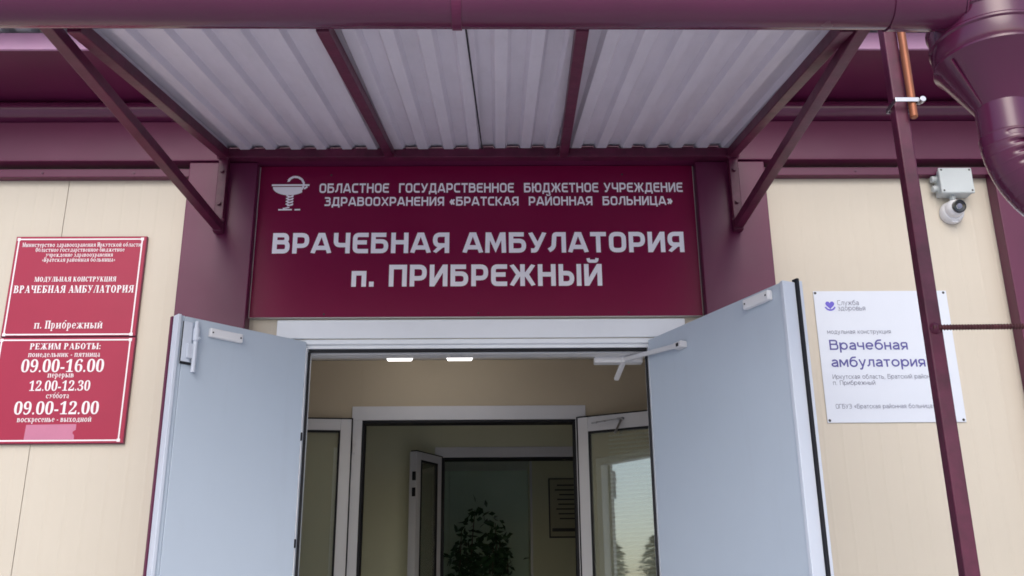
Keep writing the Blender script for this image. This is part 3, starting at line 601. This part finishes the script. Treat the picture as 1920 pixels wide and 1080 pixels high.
def detector(x, y, lab, r=.045):
    t = empty('smoke_detector', (x, y, ZC), lab, 'detector')
    MB().lathe((x, y, ZC-.02), [(r*1.4, 0), (r*1.5, .02)], 20).build('base', 'plastic', t, smooth=True)
    MB().lathe((x, y, ZC-.075), [(r*.35, 0), (r*.5, .02), (r*.55, .055)], 20).build('sensor_head', 'plastic', t, smooth=True)
detector(.34, 2.15, 'white smoke detector on the ceiling behind the first inner doorway')
detector(-.36, 4.6, 'white smoke detector on the ceiling above the leafy plant')

# notice board on the greenish wall
nb = empty('notice_board', (.62, 4.99, 2.37), 'framed notice board with dark text lines on the greenish inner wall', 'notice board')
MB().box(.462, .80, 4.978, 4.9995, 2.335, 2.872).build('board_frame', 'darkink', nb, bevel=.003)
MB().box(.475, .787, 4.972, 4.9775, 2.348, 2.859).build('board_panel', 'paper', nb)
tx = MB()
for k, (i0, i1) in enumerate(((.54, .73), (.52, .76), (.56, .72), (.54, .76), (.55, .75), (.53, .74), (.55, .76), (.56, .74))):
    tx.box(i0, i1, 4.9705, 4.9717, 2.80-k*.043, 2.812-k*.043)
tx.box(.49, .77, 4.9705, 4.9717, 2.39, 2.42); tx.build('text_lines', 'darkink', nb)

# potted ficus
def plant():
    t = empty('potted_ficus', (-.17, 5.05, ZF), 'tall leafy dark green ficus standing in the far room', 'plant')
    MB().lathe((-.17, 5.05, ZF), [(.13, 0), (.17, .28), (.185, .29), (.185, .32), (.165, .32)], 28).build('pot', 'pot', t, smooth=True)
    MB().lathe((-.17, 5.05, ZF+.285), [(.16, 0), (.16, .012)], 24).build('soil', 'soil', t)
    tr = MB(); lf = flat(); rng = random.Random(4)
    tips = []
    for k in range(15):
        a = rng.uniform(0, 6.28); reach = rng.uniform(.10, .30); zt = ZF+rng.uniform(1.05, 1.72)
        if k == 0: reach, zt, a = .05, ZF+1.90, 2.6
        if k == 1: reach, zt, a = .14, ZF+1.78, .2
        p0 = Vector((-.17+rng.uniform(-.02, .02), 5.05, ZF+.29)); p3 = Vector((-.17+reach*math.cos(a), 5.05+reach*math.sin(a)*.8, zt))
        pts = []
        for i in range(7):
            u = i/6; pts.append(p0.lerp(p3, u)+Vector((math.cos(a)*.07*math.sin(u*3.1), math.sin(a)*.07*math.sin(u*3.1), 0)))
        tr.tube(pts, [.014*(1-.75*i/6) for i in range(7)], 7); tips.append(pts)
    for pts in tips:
        for i in range(2, 7):
            for q in range(19 if i > 2 else 10):
                c = pts[i]+Vector((rng.gauss(0, .055), rng.gauss(0, .055), rng.gauss(0, .06)))
                d = Vector((rng.gauss(0, 1), rng.gauss(0, 1), rng.gauss(-.5, .6))).normalized()
                s_ = d.cross(Vector((rng.gauss(0, 1), rng.gauss(0, 1), rng.gauss(0, 1)))).normalized()
                ln = rng.uniform(.065, .11); wd = ln*.25; mid = c+d*ln*.5+s_.cross(d)*.006
                lf.add([c, mid-s_*wd, c+d*ln, mid+s_*wd], [(0, 1, 2, 3)])
    tr.build('stem', 'bark', t, smooth=True); lf.build('foliage', 'leaf', t)
plant()

# ================================================================== ENTRANCE SIGN
sg = empty('entrance_sign', (-.085, -.03, 2.892), 'large dark red name board with white Cyrillic lettering above the entrance', 'sign')
SX0, SX1, SZ0, SZ1 = -1.099, .915, 2.892, 3.630
MB().poly([(SX0-.004, SZ0), (SX1+.004, SZ0), (SX1+.004, SZ1-.002), (SX0-.004, SZ1-.002)], -.0275, .012).build('sign_core', 'core', sg)
MB().poly([(SX0, SZ0+.0018), (SX1, SZ0+.0018), (SX1, SZ1), (SX0, SZ1)], -.0305, .0028).build('sign_face', 'sign', sg)
for x_ in (-1.05, .83, -.1): MB().box(x_, x_+.03, -.0154, -.001, 2.92, 3.58).build('batten', 'steel', sg)
t = flat()
lettering(t, 'sans', 'ВРАЧЕБНАЯ АМБУЛАТОРИЯ', -1.020, .853, 3.195, .100, -.0318, .21, .125)
lettering(t, 'sans', 'п. ПРИБРЕЖНЫЙ', -.655, .472, 3.035, .104, -.0318, .21, .13)
lettering(t, 'sans', 'ОБЛАСТНОЕ  ГОСУДАРСТВЕННОЕ  БЮДЖЕТНОЕ УЧРЕЖДЕНИЕ', -.822, .864, 3.494, .048, -.0318, .188, .13)
lettering(t, 'sans', 'ЗДРАВООХРАНЕНИЯ «БРАТСКАЯ  РАЙОННАЯ  БОЛЬНИЦА»', -.795, .812, 3.428, .045, -.0318, .188, .13)
t.build('lettering', 'white', sg)
# bowl with snake
em = flat()
def estroke(pts, s, k=0, closed=False):
    for f in stroke(pts, s, closed):
        ar = sum(f[i].x*f[(i+1) % 4].y-f[(i+1) % 4].x*f[i].y for i in range(4)); f = f if ar > 0 else f[::-1]
        em.add([(v.x, -.0318-.0001*k, v.y) for v in f], [(0, 1, 2, 3)])
ex, ez = -.955, 3.410
estroke([(ex-.088, ez+.124), (ex+.086, ez+.124)], .009, 0)
em.poly([(ex-.082, ez+.115)]+[(ex-.005+.077*math.cos(R(a)), ez+.113+.040*math.sin(R(a))*1.0) for a in range(185, 322, 8)]+[(ex+.050, ez+.115)], -.0320)
estroke([(ex+.062, ez+.105), (ex+.077, ez+.117)], .009, 0)
sn = [(ex-.012, ez+.146), (ex-.004, ez+.158), (ex+.012, ez+.166), (ex+.032, ez+.164), (ex+.050, ez+.152), (ex+.060, ez+.132), (ex+.056, ez+.108), (ex+.040, ez+.090), (ex+.02, ez+.080)]
for k in range(len(sn)-1): estroke([sn[k], sn[k+1]], .012-.0004*k, 3+k % 2)
em.poly([(ex-.018, ez+.140), (ex-.006, ez+.142), (ex-.002, ez+.158), (ex-.010, ez+.158)], -.0323)
for k, zz in enumerate((.062, .048, .034, .020)):
    estroke([(ex-.018, ez+zz+.010), (ex+.0, ez+zz+.002), (ex+.016, ez+zz+.010)], .007, k % 2)
    estroke([(ex-.012, ez+zz-.001), (ex+.014, ez+zz+.004)], .005, 2)
estroke([(ex-.05, ez), (ex+.012, ez+.001)], .007, 0); estroke([(ex-.03, ez+.006), (ex+.0, ez+.012)], .006, 1); estroke([(ex+.024, ez+.0), (ex+.05, ez+.001)], .007, 0)
em.build('bowl_emblem', 'white', sg)
for x_, z_ in ((-.77, 2.907), (-.085, 2.909), (.585, 2.909), (-.77, 3.585), (.585, 3.585)): MB().lathe((x_, -.0306, z_), [(.005, 0), (.0035, .002)], 10, (0, -1, 0)).build('screw', 'darkink', sg)

# ================================================================== RED PLATES
def plate(name, lab, x0, x1, z0, z1, rows, ins):
    t = empty(name, ((x0+x1)/2, 0, z0), lab, 'sign', 'red information plates on the left wall')
    MB().box(x0, x1, -.0165, -.001, z0, z1).build('plate_back', 'plateedge', t, bevel=.0015)
    MB().poly([(x0+.003, z0+.003), (x1-.003, z0+.003), (x1-.003, z1-.003), (x0+.003, z1-.003)], -.0195, .0028).build('plate_face', 'plate', t)
    b = flat(); i = ins; w_ = .0065; X0, X1, Z0, Z1 = x0+i[0], x1-i[1], z0+i[2], z1-i[3]; y = -.0206
    for (a, c, d, e) in ((X0-.004, X1+.004, Z0, Z0+w_), (X0-.004, X1+.004, Z1-w_, Z1), (X0, X0+w_, Z0+w_, Z1-w_), (X1-w_, X1, Z0+w_, Z1-w_)):
        b.poly([(a, d), (c, d), (c, e), (a, e)], y)
    for cx in (X0+w_/2, X1-w_/2):
        for cz in (Z0+w_/2, Z1-w_/2): b.poly([(cx-.007, cz-.007), (cx+.007, cz-.007), (cx+.007, cz+.007), (cx-.007, cz+.007)], y-.0001)
    b.build('border', 'pinkwhite', t)
    l = flat()
    for txt, a, c, zb, cap in rows:
        if txt[0].isdigit():
            fonttext(l, ''.join(chr(0x1D7CE+int(q)) if q.isdigit() else q for q in txt), a, c, zb, cap, y, 0, .70)
        else:
            lettering(l, 'serif', txt, a, c, zb, cap, y)
    l.build('lettering', 'pinkwhite', t)
    return t
plate('name_plate', 'upper red plate with clinic name in white serif lettering and white border', -2.186, -1.594, 2.8135, 3.288, [
    ('Министерство здравоохранения Иркутской области', -2.152, -1.616, 3.236, .0205),
    ('Областное государственное бюджетное', -2.089, -1.688, 3.212, .0200),
    ('учреждение здравоохранения', -2.040, -1.738, 3.188, .0195),
    ('«Братская районная больница»', -2.053, -1.725, 3.164, .0200),
    ('МОДУЛЬНАЯ КОНСТРУКЦИЯ', -2.073, -1.709, 3.069, .0225),
    ('ВРАЧЕБНАЯ АМБУЛАТОРИЯ', -2.159, -1.625, 3.016, .0345),
    ('п. Прибрежный', -2.044, -1.742, 2.850, .0360)], (.012, .017, .006, .012))
pb = plate('hours_plate', 'lower red plate listing opening hours, with a pinkish tape patch', -2.190, -1.592, 2.3405, 2.8105, [
    ('РЕЖИМ РАБОТЫ:', -2.048, -1.737, 2.755, .0275),
    ('понедельник - пятница', -2.050, -1.737, 2.721, .0235),
    ('09.00-16.00', -2.072, -1.715, 2.653, .0560),
    ('перерыв', -1.953, -1.838, 2.629, .0235),
    ('12.00-12.30', -2.025, -1.763, 2.570, .0440),
    ('суббота', -1.947, -1.847, 2.537, .0235),
    ('09.00-12.00', -2.074, -1.714, 2.467, .0550),
    ('воскресенье - выходной', -2.055, -1.738, 2.434, .0240)], (.012, .019, .010, .010))
MB().poly([(-2.015, 2.357), (-1.803, 2.358), (-1.804, 2.374), (-1.806, 2.378), (-1.812, 2.384), (-1.812, 2.392), (-1.803, 2.398), (-1.800, 2.400), (-1.801, 2.424), (-2.013, 2.422)], -.0202, .0005).build('tape_patch', 'tape', pb)

# ================================================================== WHITE BOARD
ws = empty('white_board', (1.73, 0, 2.412), 'square white board with violet Cyrillic lettering on the cream wall', 'sign')
MB().box(1.428, 2.034, -.0055, -.001, 2.412, 3.0135).build('board_panel', 'whitesign', ws, bevel=.001)
v = flat(); v2 = flat()
lettering(v, 'geo', 'Врачебная', 1.474, 1.822, 2.738, .0465, -.0064, .145, .11)
lettering(v2, 'geo', 'амбулатория', 1.473, 1.890, 2.660, .0465, -.0064, .145, .11)
v.build('lettering', 'violet', ws); v2.build('lettering', 'violet', ws)
for nm, rows in (('subtitle', [('модульная конструкция', 1.471, 1.756, 2.812, .0205)]),
                 ('address', [('Иркутская область, Братский район,', 1.472, 1.908, 2.606, .0205), ('п. Прибрежный', 1.471, 1.657, 2.579, .0200)]),
                 ('hospital_name', [('ОГБУЗ «Братская районная больница»', 1.471, 1.905, 2.474, .0200)]),
                 ('logo_text', [('Служба', 1.532, 1.629, 2.946, .0235), ('здоровья', 1.532, 1.655, 2.921, .0230)])):
    v = flat()
    for r_ in rows: lettering(v, 'geo', *r_, -.0064, .105, .15)
    v.build(nm, 'greyink', ws)
v = flat(); hx, hz = 1.4975, 2.948
v.poly([(hx+.0215*(16*math.sin(u)**3)/17, hz+.0215*(13*math.cos(u)-5*math.cos(2*u)-2*math.cos(3*u)-math.cos(4*u))/16) for u in [2*math.pi*k/28 for k in range(28)]], -.0064)
for k in range(10):
    A, Bq = R(200+14*k), R(200+14*(k+1))
    v.poly([(hx+.0265*math.cos(A), hz-.002+.0265*math.sin(A)), (hx+.0265*math.cos(Bq), hz-.002+.0265*math.sin(Bq)), (hx+.019*math.cos(Bq), hz-.002+.019*math.sin(Bq)), (hx+.019*math.cos(A), hz-.002+.019*math.sin(A))], -.0064)
v.build('logo_mark', 'violet2', ws)
for x_, z_ in ((1.437, 3.004), (2.020, 3.004), (1.438, 2.422), (2.022, 2.422)): MB().lathe((x_, -.0056, z_), [(.006, 0), (.0045, .0025)], 12, (0, -1, 0)).build('screw', 'darkink', ws)

# ================================================================== CCTV
jb = empty('junction_box', (2.11, 0, 3.47), 'grey plastic junction box on the cream wall above the dome camera', 'junction box')
MB().box(2.058, 2.205, -.062, -.001, 3.470, 3.590).build('box_body', 'greybox', jb, bevel=.006)
MB().box(2.054, 2.209, -.078, -.0625, 3.466, 3.594).build('lid', 'greybox', jb, bevel=.005)
for x_, z_ in ((2.066, 3.478), (2.197, 3.478), (2.066, 3.582), (2.197, 3.582)): MB().lathe((x_, -.0785, z_), [(.005, 0), (.004, .001)], 10, (0, -1, 0)).build('lid_screw', 'darkink', jb)
for z_ in (3.505, 3.553): MB().lathe((2.0575, -.032, z_), [(.018, 0), (.018, .006), (.014, .006), (.014, .014), (.017, .014), (.015, .024)], 16, (-1, 0, 0)).build('cable_gland', 'greybox', jb, smooth=True)
MB().lathe((2.12, -.032, 3.4695), [(.014, 0), (.016, .008), (.012, .02)], 16, (0, 0, -1)).build('cable_gland', 'greybox', jb, smooth=True)
cc = empty('dome_camera', (2.115, 0, 3.385), 'white dome security camera below the grey junction box', 'camera')
MB().lathe((2.115, -.001, 3.392), [(.053, 0), (.055, .01), (.052, .028), (.045, .038)], 36, (0, -1, 0)).build('base_ring', 'plastic', cc, smooth=True)
prof = [(.0435*math.cos(R(a)), .0435*math.sin(R(a))) for a in range(-30, 91, 8)]
MB().lathe((2.115, -.045, 3.398), prof, 32, (.12, -.9, -.25)).build('ball', 'plastic', cc, smooth=True)
dv = Vector((.02, -.96, -.15)).normalized(); cb = Vector((2.118, -.045, 3.401))+dv*.029
MB().lathe(cb, [(.031, 0), (.031, .0160), (.0275, .0172), (.0265, .0155), (.011, .013)], 32, dv).build('lens_window', 'lens', cc, smooth=True)
MB().lathe(cb+dv*.0145, [(.012, 0), (.012, .0035), (.009, .0045)], 24, dv).build('lens', 'greyink', cc, smooth=True)
MB().box(2.10, 2.13, -.036, -.016, 3.336, 3.344).build('lock_tab', 'plastic', cc, bevel=.003)

# ================================================================== CANOPY
cn = empty('entrance_canopy', (-.08, -.9, 3.28), 'lean-to canopy of corrugated metal sheets on a maroon tube frame over the entrance', 'canopy')
YB, YF = -.108, -1.72
def zs(y): return 3.672 + (y-YB)*.231            # underside plane of the sheets
XL, XR = -1.244, 1.083
MB().bar((XL-.025, YB, 3.650), (XR+.025, YB, 3.650), .05, .044).build('back_beam', 'frame', cn, bevel=.003)
MB().bar((XL-.035, YF, zs(YF)-.017), (XR+.035, YF, zs(YF)-.017), .03, .03).build('front_beam', 'frame', cn, bevel=.003)
def sbeam(xb, xf, wd, hh): return MB().bar((xb, YB-.026, zs(YB-.026)-hh/2-.001), (xf, YF+.022, zs(YF+.022)-hh/2-.001), wd, hh)
sbeam(XL, -1.246, .042, .042).build('side_beam', 'frame', cn, bevel=.003)
sbeam(XR, 1.046, .042, .042).build('side_beam', 'frame', cn, bevel=.003)
sbeam(-.489, -.515, .04, .04).build('rafter', 'frame', cn, bevel=.003)
sbeam(.307, .256, .04, .04).build('rafter', 'frame', cn, bevel=.003)
for xb, xf in ((XL-.004, -1.318), (XR+.004, 1.092)):
    MB().box(xb-.021, xb+.021, YB-.021, YB+.021, 3.268, 3.627).build('wall_post', 'frame', cn, bevel=.003)
    MB().bar((xb, YB-.02, 3.296), (xf, YF-.01, 3.279), .040, .040).build('bottom_bar', 'frame', cn, bevel=.003)
def sheet(x0, x1, dz, ph):
    q = MB(); P = .1165; a, s1, tp, hh = .042, .012, .0505, .022
    xs = []; x = x0
    k = math.floor((x0-ph)/P)
    pts = []
    while ph+k*P < x1+P:
        b = ph+k*P
        pts += [(b, 0), (b+a, 0), (b+a+s1, hh), (b+a+s1+tp, hh)]; k += 1
    # clip to x0..x1
    def zat(x):
        for (u, z0), (v_, z1) in zip(pts, pts[1:]):
            if u <= x <= v_: return z0+(z1-z0)*(x-u)/max(1e-6, v_-u)
        return 0
    pr = [(x0, zat(x0))]+[p_ for p_ in pts if x0 < p_[0] < x1]+[(x1, zat(x1))]
    n = len(pr); ys = [YB+.02, -.5, -.9, -1.3, YF-.06]
    v = []
    for y in ys:
        for x, z in pr: v.append((x, y, zs(y)+z+dz))
    for y in ys:
        for x, z in pr: v.append((x, y, zs(y)+z+dz+.0012))
    f = []; m_ = len(ys)
    for j in range(m_-1):
        for i in range(n-1):
            f.append((j*n+i, (j+1)*n+i, (j+1)*n+i+1, j*n+i+1)); o_ = m_*n; f.append((o_+j*n+i, o_+j*n+i+1, o_+(j+1)*n+i+1, o_+(j+1)*n+i))
    q.add(v, f); q.flat = True; return q
sheet(XL-.028, -.064, 0, -1.29).build('roof_sheet', 'sheet', cn)
sheet(-.085, XR+.028, .0045, -1.29+.003).build('roof_sheet', 'sheet', cn)

MB().bar((-.067, YB-.03, zs(YB-.03)-.0015), (-.094, YF+.03, zs(YF+.03)-.0015), .0055, .004).build('seam_seal', 'black', cn)
# weld beads at the joints and bolts through the wall posts
def bead(p, r=.011):
    MB().lathe((p[0], p[1], p[2]), [(r*.3, -r*.8), (r*.85, -r*.45), (r, 0), (r*.85, r*.45), (r*.3, r*.8)], 9, (.3, .8, .5)).build('weld_bead', 'frame', cn, smooth=True)
for sx in (-1, 1):
    for xb in (XL-.004, XR+.004):
        bead((xb+sx*.021, YB-.024, 3.318)); bead((xb+sx*.019, YB-.026, 3.628))
    for xb in (-.489, .307): bead((xb+sx*.02, YB-.028, 3.634), .009)
for xb in (XL-.004, XR+.004):
    for z_ in (3.40, 3.56): MB().lathe((xb, YB-.0212, z_), [(.011, 0), (.011, .004), (.0085, .004), (.0085, .011)], 6, (0, -1, 0)).build('bolt', 'frame', cn)
# ================================================================== GUTTER
gt = empty('gutter', (-.1, -1.79, 3.25), 'glossy maroon half-round rain gutter along the canopy front', 'gutter')
GY, GR = -1.815, .068
def gprof(r, th, n=20):
    o_ = [(GY+r*math.cos(R(180+180*k/n)), r*math.sin(R(180+180*k/n))) for k in range(n+1)]
    i_ = [(GY+(r-th)*math.cos(R(180+180*k/n)), (r-th)*math.sin(R(180+180*k/n))) for k in range(n+1)]
    return o_+i_[::-1]
def gseg(x0, x1, r, th, z0, z1):
    q = MB(); pr = gprof(r, th); n = len(pr)
    v = [(x0, y, z+z0) for y, z in pr]+[(x1, y, z+z1) for y, z in pr]
    q.add(v, [(k, (k+1) % n, n+(k+1) % n, n+k) for k in range(n)]+[tuple(reversed(range(n))), tuple(range(n, 2*n))]); return q
GZ = lambda x: 3.277-.0085*(x+1.5)/3
gs = gseg(-1.95, 1.135, GR, .003, GZ(-1.95), GZ(1.135))
gs.tube([(-1.95, GY-GR-.004, GZ(-1.95)), (1.135, GY-GR-.004, GZ(1.135))], .008, 10)
gs.build('trough', 'maroongloss', gt, smooth=True)
go = gseg(1.120, 1.318, GR+.005, .003, GZ(1.1), GZ(1.3)).tube([(1.12, GY-GR-.008, GZ(1.1)), (1.318, GY-GR-.008, GZ(1.3))], .008, 10)
go.build('outlet_piece', 'maroongloss', gt, smooth=True)
ec = MB().sweep([(GY+(GR+.008)*math.cos(R(180+9*k)), GZ(1.3)+(GR+.008)*math.sin(R(180+9*k))) for k in range(21)], 1.319, 1.324).build('end_cap', 'maroongloss', gt)
for xb in (-.112,):
    b_ = gseg(xb-.014, xb+.014, GR+.004, .0035, GZ(xb), GZ(xb)).box(xb-.014, xb+.014, GY+GR-.002, YF-.022, GZ(xb)-.016, GZ(xb)-.012)
    b_.build('gutter_bracket', 'maroon', gt, bevel=.001)

# ================================================================== DOWNPIPE
dp = empty('downpipe', (1.43, -1.75, 2.4), 'glossy maroon rain hopper with downpipe and crimped elbow at the gutter end', 'downpipe')
hc = (1.436, -1.75, 0)
MB().lathe(hc, [(.072, 2.968), (.150, 3.098), (.163, 3.112), (.163, 3.118), (.158, 3.124), (.162, 3.135), (.162, 3.175), (.167, 3.180), (.167, 3.186), (.162, 3.192), (.162, 3.235), (.168, 3.240), (.168, 3.247), (.155, 3.247), (.15, 3.13), (.06, 2.975)], 64).build('hopper', 'maroongloss', dp, smooth=True)
for_seam = MB().bar((hc[0]-.150, hc[1]-.052, 3.10), (hc[0]-.07, hc[1]-.024, 2.972), .006, .006).bar((hc[0]-.157, hc[1]-.054, 3.12), (hc[0]-.157, hc[1]-.054, 3.24), .006, .006)
for_seam.build('hopper_seam', 'maroongloss', dp)
MB().tube([(hc[0], hc[1], z) for z in (2.975, 2.93, 2.86, 2.845)], [.0735, .0735, .0735, .0735], 40, False).build('pipe_collar', 'maroongloss', dp, smooth=True)
# elbow: bends towards +x, crimped on its inner side
path = []; Rb = .21; dirx = Vector((.97, .24, 0)); N = 150
for k in range(N+1):
    th = R(66)*k/N
    path.append(Vector((hc[0], hc[1], 2.88)) + dirx*Rb*(1-math.cos(th)) - Vector((0, 0, 1))*Rb*math.sin(th))
def crimp(i, e):
    inn = max(0, e.x*.74-e.y*.62+e.z*.30-.10)
    ph = (i/N*10) % 1
    fold = max(0, 1-abs(ph-.5)/.26)
    ring = max(0, 1-abs(ph-.02)/.06)
    return 1+.014*ring-.16*min(1, inn*1.9)*fold**.8
MB().tube(path, .0755, 72, False, crimp).build('elbow', 'maroongloss', dp, smooth=True)
MB().tube([p+Vector((.012, -.0755, .0)) for p in path], .0035, 8).build('elbow_seam', 'maroongloss', dp, smooth=True)
sdir = (path[-1]-path[-2]).normalized()
MB().tube([path[-1]-sdir*.02, path[-1]+sdir*.4], .074, 40, False).build('pipe', 'maroongloss', dp, smooth=True)

# ================================================================== STEEL POST WITH ROD
po = empty('steel_post', (1.45, -1.1, 0), 'maroon square steel post beside the white board, tied sideways with a rebar', 'post')
MB().box(1.426, 1.476, -1.1, -1.05, 0, 3.78).build('post', 'frame', po, bevel=.006)
MB().box(2.02, 2.07, -1.1, -1.05, 0, 3.78).build('post', 'frame', po, bevel=.006)
rb = [(1.438+.6*k/240, -1.107, 2.5155+.0045*k/240) for k in range(241)]
MB().tube(rb, .0078, 10, True, lambda i, e: 1.0 if i % 4 else 1.38).build('tie_bar', 'rust', po, smooth=True)
MB().lathe((1.45, -1.101, 2.515), [(.020, 0), (.016, .008), (.006, .014)], 12, (0, -1, 0)).build('weld', 'frame', po, smooth=True)
rd = empty('copper_rod', (1.485, -1.1, 3.285), 'copper coloured rod clamped along the upper part of the maroon post', 'rod')
MB().tube([(1.482, -1.118, 3.288), (1.482, -1.118, 3.292), (1.483, -1.118, 3.45), (1.484, -1.118, 3.76)], [.010, .0135, .0145, .015], 20).build('rod', 'copper', rd, smooth=True)
cm = MB().box(1.418, 1.498, -1.1365, -1.1335, 3.343, 3.360).box(1.4165, 1.4195, -1.136, -1.046, 3.343, 3.360).box(1.4195, 1.4985, -1.0475, -1.0445, 3.343, 3.360).box(1.4985, 1.5015, -1.1365, -1.0445, 3.343, 3.360)
cm.lathe((1.502, -1.118, 3.352), [(.012, 0), (.012, .010), (.006, .010), (.006, .022)], 6, (1, 0, 0)).lathe((1.512, -1.135, 3.350), [(.011, -.010), (.011, .010)], 12, (0, 1, 0))
cm.build('hose_clamp', 'steel', rd, bevel=.001)

# ================================================================== TREES across the yard (seen mirrored in the inner door's glass)
def pine(x, y, hh, seed, lab):
    t = empty('pine_tree', (x, y, 0), lab, 'tree', 'treeline mirrored in the glass door')
    rng = random.Random(seed)
    MB().tube([(x, y, 0), (x+.1, y, hh*.5), (x, y, hh)], [.2, .13, .02], 8).build('trunk', 'bark', t, smooth=True)
    f = flat()
    for k in range(900):
        u = rng.random()**.8; z = hh*(.16+.84*u); r = (1-u)**.7*hh*.34*rng.uniform(.25, 1.05); a = rng.uniform(0, 6.28)
        c = Vector((x+r*math.cos(a), y+r*math.sin(a), z-r*.25)); d = Vector((math.cos(a), math.sin(a), rng.uniform(-.5, .2))).normalized()
        s_ = d.cross(Vector((rng.gauss(0, .4), rng.gauss(0, .4), 1))).normalized(); ln = rng.uniform(.5, 1.1); wd = rng.uniform(.16, .34)
        f.add([c-d*ln*.4, c-s_*wd, c+d*ln*.6, c+s_*wd], [(0, 1, 2, 3)])
    f.build('crown', 'pineleaf', t)
rng = random.Random(11)
for k in range(40):
    an = R(202+1.4*k+rng.uniform(-1, 1)); ds = rng.uniform(82, 118)
    pine(ds*math.cos(an), ds*math.sin(an), rng.uniform(8.5, 14.5), k, 'dark conifer of the treeline mirrored in the glazed inner door')
